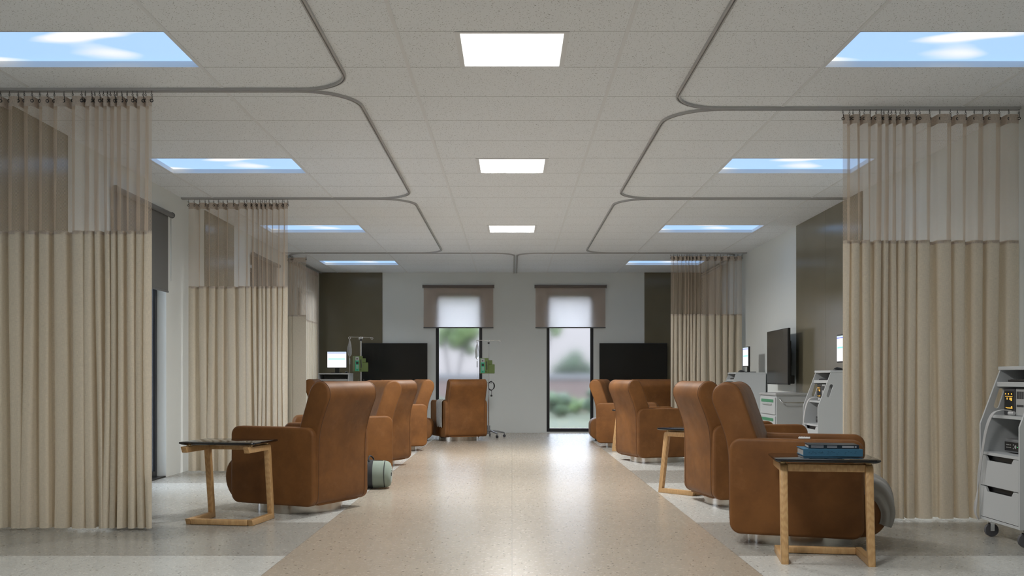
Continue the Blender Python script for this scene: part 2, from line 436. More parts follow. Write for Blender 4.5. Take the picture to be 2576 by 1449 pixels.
# ceiling: cells left open where the recessed panels sit
SKYR = [-8, -2, 0, 5, 11, 17]          # rows with sky panels (k)
SKYR = [0, 5, 11, 17]
LAMPR = [-4, 0, 5, 11]  # first row holds the added, unseen fill light
bm = bmesh.new()
xs = [XL, -3.5, -2.1, -.7, .7, 2.1, 3.5, XR]; ks = list(range(-13, 20)); ys = [YF]+[row(k) for k in ks if row(k) > YF+.05]+[YB]
def iscell(xa, ya, rows, xset): return any(abs(ya-row(k)) < .01 for k in rows) and xa in xset
for i in range(len(xs)-1):
    for j in range(len(ys)-1):
        if iscell(xs[i], ys[j], SKYR, (-3.5, 2.1)): continue
        if iscell(xs[i], ys[j], LAMPR, (-.7,)):
            for a, b in ((-.7, -.35), (.35, .7)): box(bm, a, b, ys[j], ys[j+1], H, H+.02)
            continue
        box(bm, xs[i], xs[i+1], ys[j], ys[j+1], H, H+.02)
struct(obj('ceiling', bm, 'ceil'))
struct(obj('ceiling_slab', B(XL-WT, XR+WT, YF-WT, YB+WT, H+.12, H+.3), 'void'))
bm = bmesh.new()
for x_ in (-3.5, -2.1, -.7, .7, 2.1, 3.5): box(bm, x_-.012, x_+.012, YF, YB, H-.004, H+.0005)
struct(obj('trim_ceiling', bm, 'tbar'))

# olive wall panels
def panel(name, *b): struct(obj(name, B(*b, bev=.0015, seg=1), 'olive'))
panel('wall_panel_back_left', XL+.001, -2.60, YB-.012, YB-.0005, 0.0, H-.001)
panel('wall_panel_back_right', 2.656, XR-.001, YB-.012, YB-.0005, 0.0, H-.001)
panel('wall_panel_left_near', XL+.0005, XL+.012, 7.35, 8.65, 0.0, H-.001)
panel('wall_panel_left_far', XL+.0005, XL+.012, 12.52, 13.82, 0.0, H-.001)
panel('wall_panel_right_far', XR-.012, XR-.0005, 12.522, 13.81, 0.0, H-.001)
panel('wall_panel_right_mid', XR-.012, XR-.0005, 11.22, 12.518, 0.0, H-.001)

# windows
def window(name, axis, pos, a, b, z0, z1, out, glassmat):
    fw, fd = .06, .06
    bm = bmesh.new(); p0, p1 = pos, pos+out*fd
    lo, hi = min(p0, p1), max(p0, p1)
    def put(u0, u1, w0, w1, bm=bm, l=lo, h_=hi):
        if axis == 'X': box(bm, l, h_, u0, u1, w0, w1, bev=.004, seg=1)
        else: box(bm, u0, u1, l, h_, w0, w1, bev=.004, seg=1)
    put(a, a+fw, z0, z1); put(b-fw, b, z0, z1); put(a+fw, b-fw, z0, z0+fw+.01); put(a+fw, b-fw, z1-fw, z1)
    o = struct(obj(name, bm, 'blackframe'))
    bm = bmesh.new(); mid = (lo+hi)/2
    put(a+fw, b-fw, z0+fw+.01, z1-fw, bm, mid-.004, mid+.004)
    obj('glass_pane', bm, glassmat, o)
    return o
for i, (a, b) in enumerate(LW): 
    o = window('window_%d' % (i+1), 'X', XL-.10, a, b, .0, 2.78, -1, 'glass')
    obj('sill', B(XL-.10, XL-.005, a, b, 0, .012), 'blackframe', o)
for i, (a, b) in enumerate(FWN): window('window_%d' % (i+4), 'Y', YB+.03, a, b, .02, 2.80, 1, 'softglass')

# ================================================================== ceiling lamps
def lamp_panel(k, label):
    y0, y1 = row(k)+.004, row(k+1)-.004
    t = thing('ceiling_light', label, 'ceiling light', (0, (y0+y1)/2, H), 0, 'square ceiling lights over the aisle')
    hy = (y1-y0)/2
    bm = bmesh.new()
    for a in ((-.35, -.318, -hy, hy), (.318, .35, -hy, hy), (-.318, .318, -hy, -hy+.028), (-.318, .318, hy-.028, hy)): box(bm, *a, -.003, .012)
    obj('frame', bm, 'tbar', t)
    obj('housing', B(-.345, .345, -hy, hy, .03, .09), 'tbar', t)
    obj('diffuser', B(-.318, .318, -hy+.028, hy-.028, .004, .010), mat('lit_diffuser', (.8, .8, .8), .5, emit=(1, .985, .95), estr=1.0) if 'lit_diffuser' not in bpy.data.materials else bpy.data.materials['lit_diffuser'], t)
    l = bpy.data.lights.new('panel_glow', 'AREA'); l.shape = 'RECTANGLE'; l.size = .62; l.size_y = (hy-.03)*2; l.energy = LAMP_W*{-4: .68, 0: .32, 5: 1.0, 11: 1.3}.get(k, 1); l.color = LAMP_COL
    l.spread = math.radians(165)
    lo = bpy.data.objects.new('panel_glow', l); COL.objects.link(lo); lo.parent = t; lo.location = (0, 0, .002)
lamp_panel(0, 'largest square white ceiling light, nearest the top edge of the photo')
lamp_panel(5, 'middle one of the three square white ceiling lights')
lamp_panel(11, 'smallest square white ceiling light, closest to the far windows')
lamp_panel(-4, 'added unseen square white fill light over the aisle just ahead of the camera')  # added out of view to light the fronts of the near curtains and chairs
def sky_panel(k, sx_, label):
    y0, y1 = row(k), row(k+1); x0, x1 = (2.112, 3.488) if sx_ > 0 else (-3.488, -2.112)
    t = thing('sky_ceiling_panel', label, 'ceiling light', ((x0+x1)/2, (y0+y1)/2, H), 0, 'sky picture ceiling panels')
    hx, hy, d = (x1-x0)/2, (y1-y0)/2, .040
    bm = bmesh.new()
    for a in ((-hx, -hx+.006, -hy, hy), (hx-.006, hx, -hy, hy), (-hx, hx, -hy, -hy+.006), (-hx, hx, hy-.006, hy)): box(bm, *a, -.002, d)
    obj('recess_frame', bm, 'tbar', t)
    obj('lit_sky_diffuser', B(-hx, hx, -hy, hy, d, d+.01), 'skyL', t)
for k, word in ((0, 'nearest'), (5, 'second'), (11, 'third'), (17, 'farthest')):
    sky_panel(k, -1, '%s cloudy sky ceiling panel from the camera, on the window wall side' % word)
    sky_panel(k, 1, '%s cloudy sky ceiling panel from the camera, on the television cart side' % word)

# ================================================================== curtain tracks
TZ0, TZ1 = H-.019, H-.0005
SEC = [(-.014, TZ1), (-.014, TZ0), (-.005, TZ0), (-.005, TZ0+.012), (.005, TZ0+.012), (.005, TZ0), (.014, TZ0), (.014, TZ1)]
def rounded(pts, r, n=10):
    out = [pts[0]]
    for i in range(1, len(pts)-1):
        p, a, b = Vector(pts[i]), Vector(pts[i-1]), Vector(pts[i+1])
        u, v = (a-p).normalized(), (b-p).normalized()
        c = p+(u+v)*r
        for k in range(n+1):
            t = PI/2*k/n
            q = c-v*r*math.cos(t)-u*r*math.sin(t)
            out.append((q.x, q.y))
    out.append(pts[-1]); return out
def track(pts, r, label):
    bm = bmesh.new(); sweep(bm, rounded(pts, r), SEC)
    return tag(obj('curtain_track', bm, 'track'), label, 'curtain track', 'ceiling curtain tracks')
e = .002
track([(-1.16, YF+.02), (-1.16, 7.236), (XL+e, 7.236)], .38, 'grey ceiling track curving from the top edge to the nearest window-side curtain')
track([(XL+e, 7.268), (-1.16, 7.268), (-1.16, 11.64), (XL+e, 11.64)], .42, 'grey ceiling track between the first and second window-side curtains')
track([(XL+e, 11.672), (-1.16, 11.672), (-1.16, 16.75), (XL+e, 16.75)], .42, 'grey ceiling track from the second window-side curtain to the far bay')
track([(-3.82, YB-.02), (-3.82, 16.79), (.04, 16.79), (.04, YB-.02)], .36, 'grey ceiling track enclosing the far bay on the window wall side')
track([(1.23, YF+.02), (1.23, 7.736), (XR-e, 7.736)], .38, 'grey ceiling track curving from the top edge to the nearest cart-side curtain')
track([(XR-e, 7.768), (1.23, 7.768), (1.23, 11.64), (XR-e, 11.64)], .42, 'grey ceiling track behind the nearest cart-side curtain')
track([(XR-e, 11.672), (1.23, 11.672), (1.23, 16.75), (XR-e, 16.75)], .42, 'grey ceiling track above the angled television')
track([(3.82, YB-.02), (3.82, 16.79), (.09, 16.79), (.09, YB-.02)], .36, 'grey ceiling track enclosing the far bay on the cart side')

# ================================================================== curtains
FR_L2 = [(1348, 1390), (1430, 1470), (1498, 1533), (1566, 1600), (1632, 1676), (1718, 1758), (1774, 1803), (1816, 1838), (1855, 1873), (1886, 1905), (1916, 1938), (1962, 1987), (2006, 2033), (2046, 2073)]
a0_, a1_ = FR_L2[0][0], FR_L2[-1][1]
FRACS = [((a-a0_)/(a1_-a0_), (b-a0_)/(a1_-a0_)) for a, b in FR_L2]
def fold_keys(W, A, fr, rnd):
    ks = []
    for i, (a, b) in enumerate(fr):
        gl = (a-fr[i-1][1])*.14 if i else 0; gr = (fr[i+1][0]-b)*.14 if i < len(fr)-1 else 0
        a, b = (a-gl)*W, (b+gr)*W; A1 = A*rnd.uniform(.8, 1.12)
        ks += [(a, -A1*.72), ((a+b)/2, -A1), (b, -A1*.72)]
        if i < len(fr)-1:
            c = (fr[i+1][0]-(fr[i+1][0]-fr[i][1])*.14)*W; g = c-b; A2 = A*rnd.uniform(.75, 1.1)
            ks += [(b+g*.10, A2*.62), ((b+c)/2, A2), (c-g*.10, A2*.62)]
    return ks
def curtain(name, label, W, A, rail, fr=FRACS, seed=1, flip=False, zs=(3.158, 3.086, 2.177, .016), group='privacy curtains', drift=.036, loc=(0, 0, 0)):
    """rail(s)->(point xy, normal xy pointing to the viewer side)"""
    rnd = random.Random(seed); keys = fold_keys(W, A, fr, rnd)
    ph = [rnd.uniform(0, 6.28) for _ in keys]; am = [rnd.uniform(.2, 1) for _ in keys]; bunch = [rnd.uniform(-1, 1) for _ in keys]
    def row_pts(z):
        t = (zs[0]-z)/(zs[0]-zs[-1])
        pk = []
        for i, (s, d) in enumerate(keys):
            ds = (drift*am[i//3*3]*math.sin(ph[i//3*3]+3.2*t)*t + .010*bunch[i]*t*t)
            if i in (0, len(keys)-1): ds = 0
            pk.append(Vector((s+ds, d*(1+.12*t*bunch[i//3*3]), 0)))
        return catmull(pk, 5)
    t = thing(name, label, 'curtain', loc, 0, group)
    def sheet(z0, z1, nz):
        bm = bmesh.new(); uv = bm.loops.layers.uv.new('UVMap'); rows = []
        for r in range(nz+1):
            z = z0+(z1-z0)*r/nz; pts = row_pts(z); L = 0; line = []
            for i, p in enumerate(pts):
                if i: L += (pts[i]-pts[i-1]).length
                s = p.x if not flip else W-p.x
                (cx, cy), (nx, ny) = rail(s)
                line.append((bm.verts.new((cx+nx*-p.y, cy+ny*-p.y, z)), L))
            rows.append((line, z))
        for (la, za), (lb, zb) in zip(rows, rows[1:]):
            for i in range(len(la)-1):
                f = bm.faces.new((la[i][0], la[i+1][0], lb[i+1][0], lb[i][0]))
                u0, u1 = rows[0][0][i][1], rows[0][0][i+1][1]
                for lp, (u, v_) in zip(f.loops, ((u0, za), (u1, za), (u1, zb), (u0, zb))): lp[uv].uv = (u, v_)
        return bm
    hb = obj('header_band', sheet(zs[0], zs[1], 1), 'hem', t, 60)
    obj('mesh_panel', sheet(zs[1], zs[2], 8), 'net', t, 180)
    fb = obj('fabric_panel', sheet(zs[2], zs[3], 22), 'linen', t, 180)
    obj('top_hem', sheet(zs[2]+.004, zs[2]-.022, 1), 'hem', fb, 180)
    # hooks: two per fold
    hk = None
    for i, (a, b) in enumerate(fr):
        for s, key in ((a*W, keys[i*6]), (b*W, keys[i*6+2])):
            d = key[1]; s2 = s if not flip else W-s
            (cx, cy), (nx, ny) = rail(s2); px, py = cx+nx*-d, cy+ny*-d
            if hk is None:
                bm = bmesh.new(); zt = TZ0+.003
                tube(bm, [(0, 0, zt), (0, 0, zt-.014)], .0016, 5)
                torus(bm, (0, 0, zt-.019), .005, .0016, 'X', 8, 5)
                torus(bm, (0, 0, zt-.030), .006, .0018, 'Y', 8, 5)
                tube(bm, [(0, 0, zt-.036), (.004, 0, zt-.042), (.004, 0, zt-.064)], .0022, 5)
                torus(bm, (0, -.003, zt-.073), .010, .003, 'Y', 12, 6)
                hk = obj('hook', bm, 'hook', t, 60)
            else:
                hk = hk.copy(); COL.objects.link(hk); hk.parent = t
            hk.location = (px+nx*.004, py+ny*.004, 0)
            hk.rotation_euler = (0, 0, rnd.uniform(-.7, .7))
    return t
def straight(x0, y, sgn=1):
    return lambda s: ((x0+s, y), (0, -1))
curtain('privacy_curtain', 'full height beige privacy curtain with mesh top, nearest on the window wall side', 1.17, .052, straight(-3.79, 7.285), seed=3)
curtain('privacy_curtain', 'beige mesh-topped privacy curtain behind the grey window blind and first left armchair', 1.165, .052, straight(-3.79, 11.70), seed=3)
curtain('privacy_curtain', 'full height beige privacy curtain with mesh top, beside the nearest white cart', 1.365, .058, straight(2.575, 7.785), seed=5, flip=True)
curtain('privacy_curtain', 'beige mesh-topped curtain beside the far television on the cart side', 1.20, .062, straight(2.68, 16.85), seed=5, flip=True)
# far bay, window side: a flat tail on the row, then round the corner and along the wall
def rail_l3(s):
    if s < .20: return (-3.515-s, 17.02), (0, -1)
    L = .12*PI/2
    if s < .20+L:
        a = (s-.20)/.12; return (-3.715-.12*math.sin(a), 17.14-.12*math.cos(a)), (-math.sin(a), -math.cos(a))
    return (-3.80 if False else -3.835+.02*min(1, (s-.2-L)), 17.14+s-.2-L), (-1, 0)
W3 = 3.0
fr3 = [(0, .075), (.085, .12), (.16, .20), (.25, .29), (.34, .375)]+[(.40+.0545*i, .40+.0545*i+.030) for i in range(11)]
t3 = curtain('privacy_curtain', 'beige mesh-topped curtain folded along the wall in the far window-side corner', W3, .022, rail_l3, fr3, seed=9, drift=.006)
def rail_r4(s): return (3.80, 18.1+s), (-1, 0)
curtain('privacy_curtain', 'pale curtain gathered along the side wall, seen through the mesh near the far television', 1.75, .045, rail_r4,
        [(i/14+.005, i/14+.04) for i in range(14)], seed=12, drift=.008)

# ================================================================== roller blinds
def blind(axis, pos, a, b, ztop, zbot, fab, label, inward, chain=True):
    t = thing('roller_blind', label, 'window blind', (0, 0, 0), 0, 'roller blinds')
    r = .028
    def P(u, dd, z): return (pos+inward*dd, u, z) if axis == 'X' else (u, pos+inward*dd, z)
    bm = bmesh.new(); cyl(bm, P(a, .055, ztop), P(b, .055, ztop), r, 20); obj('roller_tube', bm, 'midgrey' if fab == 'blind_dark' else 'taupe', t, 40)
    bm = bmesh.new(); cyl(bm, P(a-.012, .055, ztop), P(a, .055, ztop), r+.006, 20); cyl(bm, P(b, .055, ztop), P(b+.012, .055, ztop), r+.006, 20)
    obj('end_cap', bm, 'midgrey', t, 40)
    bm = bmesh.new(); ga, gb = a+.01, b-(.05 if chain else .01)
    lo, hi = sorted((pos+inward*.030, pos+inward*.0315))
    if axis == 'X': box(bm, lo, hi, ga, gb, zbot, ztop)
    else: box(bm, ga, gb, lo, hi, zbot, ztop)
    obj('blind_fabric', bm, fab, t)
    bm = bmesh.new(); lo, hi = sorted((pos+inward*.024, pos+inward*.038))
    if axis == 'X': box(bm, lo, hi, ga-.004, gb+.004, zbot-.022, zbot, bev=.004)
    else: box(bm, ga-.004, gb+.004, lo, hi, zbot-.022, zbot, bev=.004)
    obj('bottom_bar', bm, 'midgrey', t)
    if chain:
        bm = bmesh.new(); c1, c2, zb = b-.028, b-.004, ztop-.74
        tube(bm, [P(c1, .05, ztop), P(c1, .05, zb+.01), P((c1+c2)/2, .05, zb), P(c2, .05, zb+.01), P(c2, .05, ztop)], .0022, 6)
        obj('bead_chain', bm, 'lightgrey', t)
    return t
M['taupe'] = mat('taupe_tube', (.16, .13, .115), .5)
blind('X', XL, 9.58, 11.16, 2.93, 2.08, 'blind_dark', 'dark grey roller blind over the nearest visible window on the window wall', 1)
blind('X', XL, 14.68, 16.28, 2.93, 2.08, 'blind_dark', 'dark grey roller blind seen through the second curtain mesh', 1)
blind('Y', YB, -1.78, -.366, 2.93, 2.12, 'blind_light', 'backlit pale roller blind over the far window behind the IV stand', -1, False)
blind('Y', YB, .462, 1.882, 2.93, 2.12, 'blind_light', 'backlit pale roller blind over the far window that shows the lawn', -1, False)

# ================================================================== armchairs
def make_chair(label):
    t = thing('recliner_armchair', label, 'armchair', (0, 0, 0), 0, 'tan leather swivel armchairs')
    bm = bmesh.new(); cyl(bm, (0, 0, .0), (0, 0, .075), .355, 64); b_ = obj('swivel_base', bm, 'steel', t, 40)
    for s in (-1, 1):
        obj('armrest', PR(rrect(-.43, .42, .072, .71, .075, 7), s*.285, s*.39, 'YZ', bev=.022, seg=4), 'leather', t, 60)
    # seat with rounded front
    prof = [(-.40, .074), (.40, .074), (.49, .10), (.55, .17), (.575, .26), (.56, .35), (.50, .42), (.40, .445), (.20, .44), (-.15, .42), (-.40, .42)]
    prof = [(p.x, p.y) for p in catmull([(a, b, 0) for a, b in prof[1:8]], 5)]+[(-.15, .42), (-.40, .42), (-.40, .074)]
    obj('seat', PR(prof, -.283, .283, 'YZ', bev=.015, seg=3), 'leather', t, 60)
    key = [(-.385, .084), (-.420, .105), (-.434, .16), (-.438, .32), (-.440, .52), (-.448, .64), (-.470, .74), (-.510, .85), (-.545, .935), (-.552, .985), (-.538, 1.035), (-.500, 1.07), (-.452, 1.082), (-.405, 1.068), (-.368, 1.03), (-.345, .98), (-.315, .89), (-.270, .76), (-.225, .62), (-.195, .50), (-.185, .40), (-.20, .20), (-.24, .085)]
    loop = key+[key[0]]
    sm = [(p.x, p.y) for p in catmull([(a, b, 0) for a, b in key], 3)]
    obj('backrest', PR(sm, -.345, .345, 'YZ', bev=.022, seg=4), 'leather', t, 60)
    bm = bmesh.new()
    for s in (-1, 1):
        bm = bmesh.new(); tube(bm, [(s*.324, u, v) for u, v in sm[:len(sm)*13//20]], .003, 6)
        obj('piping', bm, 'piping', t, 60)
    return t
def at(ox, oy, fx, fy): return (ox, oy, 0), math.atan2(fy, fx)-PI/2
ch = make_chair('tan leather armchair beside the nearest window-side table, the green bag behind it')
ch.location, ch.rotation_euler[2] = at(-1.805, 8.49, -.9, .44)
for (x_, y_, fx_, fy_, lab) in [
    (-1.819, 10.62, -.87, -.50, 'tan leather armchair directly behind the sage green duffel bag, shown side on'),
    (-1.839, 12.59, -.9, .44, 'third tan leather armchair from the camera along the window side'),
    (-1.817, 15.29, -.94, -.34, 'fourth window-side tan leather armchair, just before the one facing the far window'),
    (-.954, 17.75, -.38, .925, 'tan leather armchair facing the far window with a towel on its arm'),
    (-3.02, 17.43, 1, 0, 'mostly hidden tan leather armchair in front of the far cart, only its top showing'),
    (1.985, 6.86, .94, -.34, 'largest tan leather armchair, behind the table with two books'),
    (2.071, 8.87, .987, .16, 'tan leather armchair seen from behind next to the largest armchair'),
    (1.929, 13.30, .957, .287, 'tan leather armchair behind the second wooden table on the cart side'),
    (1.867, 16.02, .94, -.34, 'small tan leather armchair beside the lawn view window, seen side on'),
    (2.417, 17.66, .02, 1, 'dark back of a tan leather armchair below the cart-side far television')]:
    l_, r_ = at(x_, y_, fx_, fy_); dup(ch, l_, r_, lab)
def footstool(x_, y_, rz, label):
    t = thing('leather_footstool', label, 'footstool', (x_, y_, 0), rz, 'leather footstools')
    obj('cushion', PR(rrect(-.26, .26, .035, .40, .12, 8), -.22, .22, 'XZ', bev=.02, seg=3), 'leather', t, 60)
    for sx_ in (-1, 1):
        for sy in (-1, 1):
            bm = bmesh.new(); cyl(bm, (sx_*.13, sy*.16, 0), (sx_*.13, sy*.16, .045), .02, 12); obj('foot', bm, 'black', t)
footstool(-1.655, 17.55, 0, 'round-edged brown leather footstool beside the chair with the towel')
footstool(1.625, 17.55, 0, 'round-edged brown leather footstool under the lawn view window')

# ================================================================== side tables
def make_table(label):
    t = thing('side_table', label, 'side table', (0, 0, 0), 0, 'oak side tables with black tops')
    out = [(0, 0), (.41, 0), (.43, .045), (.047, .045), (.118, .548), (.475, .548), (.50, .595), (.098, .595), (.078, .585), (.070, .570)]
    for s in (-1, 1):
        a, b = sorted((s*.225, s*.270)); obj('side_frame', PR(out, a, b, 'YZ', bev=.006, seg=2), 'oak', t, 50)
    obj('crossbar', B(-.226, .226, .388, .428, .002, .045, bev=.006), 'oak', t, 50)
    obj('crossbar', B(-.226, .226, .076, .116, .548, .594, bev=.006), 'oak', t, 50)
    top = bmesh.new()
    layers = [(.606, .018), (.612, .004), (.618, 0), (.626, .002), (.628, .008)]
    rr = []
    for z_, ins in layers: rr.append([top.verts.new((u, v, z_)) for u, v in rrect(-.305+ins, .305-ins, .0+ins, .48-ins, .03, 4)])
    for a, b in zip(rr, rr[1:]):
        for k in range(len(a)): top.faces.new((a[k], a[(k+1) % len(a)], b[(k+1) % len(a)], b[k]))
    top.faces.new(rr[0][::-1]); top.faces.new(rr[-1])
    obj('tabletop', top, 'glasstop', t, 35)
    for sx_ in (-1, 1):
        for y_ in (.11, .41):
            bm = bmesh.new(); cyl(bm, (sx_*.247, y_, .5945), (sx_*.247, y_, .6065), .017, 20); obj('spacer', bm, 'brass', t, 40)
    return t
def tat(base_l, base_r):
    """uprights' feet (left,right seen along +y local)"""
    l_, r_ = Vector(base_l), Vector(base_r); d = (r_-l_).normalized(); c_ = (l_+r_)/2
    return (c_.x, c_.y, 0), math.atan2(d.y, d.x)
tb = make_table('oak side table with glossy black top beside the nearest window-side armchair')
# open side towards the camera: local +y points to the camera
tb.location, tb.rotation_euler[2] = tat((-1.89, 7.87), (-2.39, 7.95))
l_, r_ = tat((1.624, 5.93), (2.118, 5.85)); T1 = dup(tb, l_, r_, 'oak side table with glossy black top carrying two books')
def tdir(px_, py_, dx, dy, right=True):
    """one upright foot at (px,py), depth direction (dx,dy)"""
    r = math.atan2(dy, dx)-PI/2; wx, wy = math.cos(r), math.sin(r); s = 1 if right else -1
    return (px_-s*wx*.2475, py_-s*wy*.2475, 0), r
l_, r_ = tdir(1.43, 9.66, .68, -.733, right=True); dup(tb, l_, r_, 'oak side table half hidden behind the cart-side armchair seen from behind')
l_, r_ = tdir(1.507, 15.02, .995, -.0993, right=True); dup(tb, l_, r_, 'distant oak side table, only one leg and table corner showing')

# books on the near table
def book(x_, y_, z_, rz, w_, d_, h_, cover, typ, label, marks):
    t = thing('book', label, 'book', (x_, y_, z_), rz, 'books on the oak table')
    bm = bmesh.new(); c_ = .004
    box(bm, -w_/2, w_/2, -d_/2, d_/2, 0, c_); box(bm, -w_/2, w_/2, -d_/2, d_/2, h_-c_, h_); box(bm, -w_/2, w_/2, -d_/2, -d_/2+c_, c_, h_-c_)
    obj('cover', bm, cover, t)
    obj('pages', B(-w_/2+.005, w_/2-.005, -d_/2+c_, d_/2-.006, c_, h_-c_), 'paper', t)
    bm = bmesh.new()
    for (a, b, z0, z1) in marks: box(bm, -w_/2+a, -w_/2+b, -d_/2-.0006, -d_/2+.0005, z0, z1)
    obj('spine_print', bm, typ, t)
rb = random.Random(4); mk = []
for k in range(46):
    a = .03+rb.random()*.28; mk.append((a, a+.003+rb.random()*.007, .014+.005*rb.randint(0, 3), 0)); mk[-1] = (*mk[-1][:3], mk[-1][2]+.0022)
book(1.985, 6.235, .629, -.12, .355, .25, .044, 'bluebook', 'bluetype', 'thick blue cloth book lying flat on the black tabletop', mk)
mk2 = [(.015, .09, .006, .011), (.015, .09, .014, .018), (.11, .17, .006, .011), (.11, .17, .014, .018), (.20, .27, .006, .018), (.275, .285, .006, .018)]
book(2.0, 6.24, .674, -.16, .30, .20, .024, 'navybook', 'greytype', 'thin dark navy book stacked on top of the blue book', mk2)

# white remote on the armrest
t = thing('remote_control', 'small white remote on the arm of the largest armchair', 'remote control', (1.917, 6.528, .7105), -.35)
obj('body', B(-.038, .038, -.022, .022, 0, .014, bev=.005, seg=3), 'whiteplastic', t, 40)
bm = bmesh.new()
for k in range(4): cyl(bm, (-.024+.016*k, 0, .013), (-.024+.016*k, 0, .0152), .004, 10)
obj('buttons', bm, 'midgrey', t)

# draped cloths
def drape(name, label, path, width, origin, rz, seed, folds=3, amp=.008, mat_='greycloth', cat='towel', ragged=.012):
    """path: profile points (y,z) of cloth centre line; extends along local x"""
    rnd = random.Random(seed); pr = catmull([(0, a, b) for a, b in path], 6); n = len(pr); nx = 22
    bm = bmesh.new(); uv = bm.loops.layers.uv.new('UVMap'); g = []
    phs = [rnd.uniform(0, 6.28) for _ in range(4)]
    for i, p in enumerate(pr):
        t0, t1 = pr[max(i-1, 0)], pr[min(i+1, n-1)]; tg = (t1-t0).normalized(); nr = Vector((0, -tg.z, tg.y)); k = i/(n-1); line = []
        end = max(0, (abs(k-.5)-.15)*2.2)
        for j in range(nx+1):
            u = j/nx; wv_ = amp*(math.sin(u*folds*6.28+phs[0]+k*1.5)+.5*math.sin(u*folds*13+phs[1]-k*2))*min(1, end+.12)
            xx = (u-.5)*width*(1-.10*math.sin(k*PI+phs[2])*0-.10*end)
            line.append(bm.verts.new(p+nr*(amp*1.3*min(1, end+.12)+wv_+.002)+Vector((xx, 0, ragged*math.sin(u*17+phs[3])*(k > .97 or k < .03)))))
        g.append(line)
    for i in range(n-1):
        for j in range(nx):
            f = bm.faces.new((g[i][j], g[i+1][j], g[i+1][j+1], g[i][j+1]))
            for lp, (a, b) in zip(f.loops, ((i, j), (i+1, j), (i+1, j+1), (i, j+1))): lp[uv].uv = (a*.02, b/nx*width)
    o = obj(name, bm, mat_); md = o.modifiers.new('thickness', 'SOLIDIFY'); md.thickness = .005; md.offset = 1
    for p in o.data.polygons: p.use_smooth = True
    o.location = origin; o.rotation_euler = (0, 0, rz)
    return tag(o, label, cat)
# towel over the far chair's left arm (local y = across the arm)
f5 = Vector((-.38, .925)); l5 = Vector((-.925, -.38)); c5 = Vector((-.954, 17.75))+l5*.3375-f5*.16
drape('draped_towel', 'grey fringed towel over the arm of the window-facing armchair', [(.084, .25), (.086, .40), (.084, .58), (.080, .68), (.045, .720), (0, .724), (-.045, .720), (-.080, .69), (-.083, .60), (-.084, .50)], .30, (c5.x, c5.y, 0), math.atan2(.925, -.38), 3, 3, .006)
# throw over the front of the near right chair
f1 = Vector((.94, -.34)); c1 = Vector((1.985, 6.86))
def throw(name, label, origin, rz):
    """cloth over the seat front that also folds down the exposed near side of the seat"""
    pr = catmull([(0, a, b) for a, b in [(.415, .452), (.45, .445), (.50, .424), (.545, .385), (.570, .33), (.583, .26), (.575, .20), (.562, .155)]], 5); n = len(pr)
    bm = bmesh.new(); g = []
    for i, p in enumerate(pr):
        t0, t1 = pr[max(i-1, 0)], pr[min(i+1, n-1)]; tg = (t1-t0).normalized(); nr = Vector((0, -tg.z, tg.y)); k = i/(n-1); line = []
        for j in range(31):
            if j <= 20: x_ = .20-.485*j/20; o_ = 0
            else: x_ = -.288-.010*math.sin((j-20)*.9+k*4); o_ = (j-20)/10*(.085+.02*math.sin(k*5))
            wv_ = .006+.006*math.sin(j*.9+k*3)+.005*math.sin(j*.37-k*7)
            if j > 20: x_ -= .006*k+.004
            line.append(bm.verts.new(p+nr*(wv_+.004 if j <= 20 else .008-o_)+Vector((-x_, 0, 0))))
        g.append(line)
    for i in range(n-1):
        for j in range(30): bm.faces.new((g[i][j], g[i+1][j], g[i+1][j+1], g[i][j+1]))
    o = obj(name, bm, 'greycloth'); md = o.modifiers.new('thickness', 'SOLIDIFY'); md.thickness = .005; md.offset = 1
    for p in o.data.polygons: p.use_smooth = True
    o.location = origin; o.rotation_euler = (0, 0, rz); return tag(o, label, 'blanket')
throw('throw_blanket', 'grey throw hanging over the seat front of the largest armchair', (c1.x, c1.y, 0), math.atan2(-.34, .94)-PI/2)

# ================================================================== duffel bag
t = thing('duffel_bag', 'sage green duffel bag with black strap on the floor', 'bag', (-1.445, 10.0, 0), .03)
prof = [(.0, .14), (.02, .146), (.19, .150), (.20, .146)]
bm = bmesh.new(); rings = []
for xx, k in ((-.24, .80), (-.225, .93), (-.18, .99), (-.05, 1.0), (.08, .985), (.165, .97), (.20, .92), (.222, .80), (.235, .55)):
    ring = []
    for i in range(36):
        a = 2*PI*i/36; r = .140*k*(1+.012*math.sin(3*a+xx*20)); zz = .140+r*math.sin(a); yy = r*1.0*math.cos(a)
        zz = max(.004, zz*1.0); ring.append(bm.verts.new((xx, yy, zz)))
    rings.append(ring)
for a, b in zip(rings, rings[1:]):
    for i in range(36): bm.faces.new((a[i], a[(i+1) % 36], b[(i+1) % 36], b[i]))
bm.faces.new(rings[0]); bm.faces.new(rings[-1][::-1])
obj('bag_body', bm, 'bag', t, 70)
def band(x0, x1, R, nm, m_, a0=-.35*PI, a1=1.35*PI):
    bm = bmesh.new(); pa = None
    for i in range(41):
        a = a0+(a1-a0)*i/40; q = [bm.verts.new((xx, rr*math.cos(a), max(.002, .140+rr*math.sin(a)))) for xx, rr in ((x0, R-.003), (x1, R-.003), (x1, R+.003), (x0, R+.003))]
        if pa:
            for k in range(4): bm.faces.new((pa[k], pa[(k+1) % 4], q[(k+1) % 4], q[k]))
        pa = q
    obj(nm, bm, m_, t, 40)
band(.005, .055, .1435, 'strap', 'strap'); band(.168, .174, .1375, 'piping', 'strap')
bm = bmesh.new(); tube(bm, catmull([(.02, -.06, .265), (.01, -.05, .30), (.02, 0, .325), (.045, .05, .30), (.05, .06, .265)], 6), .008, 8); obj('handle', bm, 'strap', t, 60)
bm = bmesh.new(); tube(bm, catmull([(.215, -.09, .17), (.232, -.04, .185), (.234, .03, .187), (.215, .09, .175)], 6), .008, 8); obj('end_pocket_roll', bm, 'bag', t, 60)
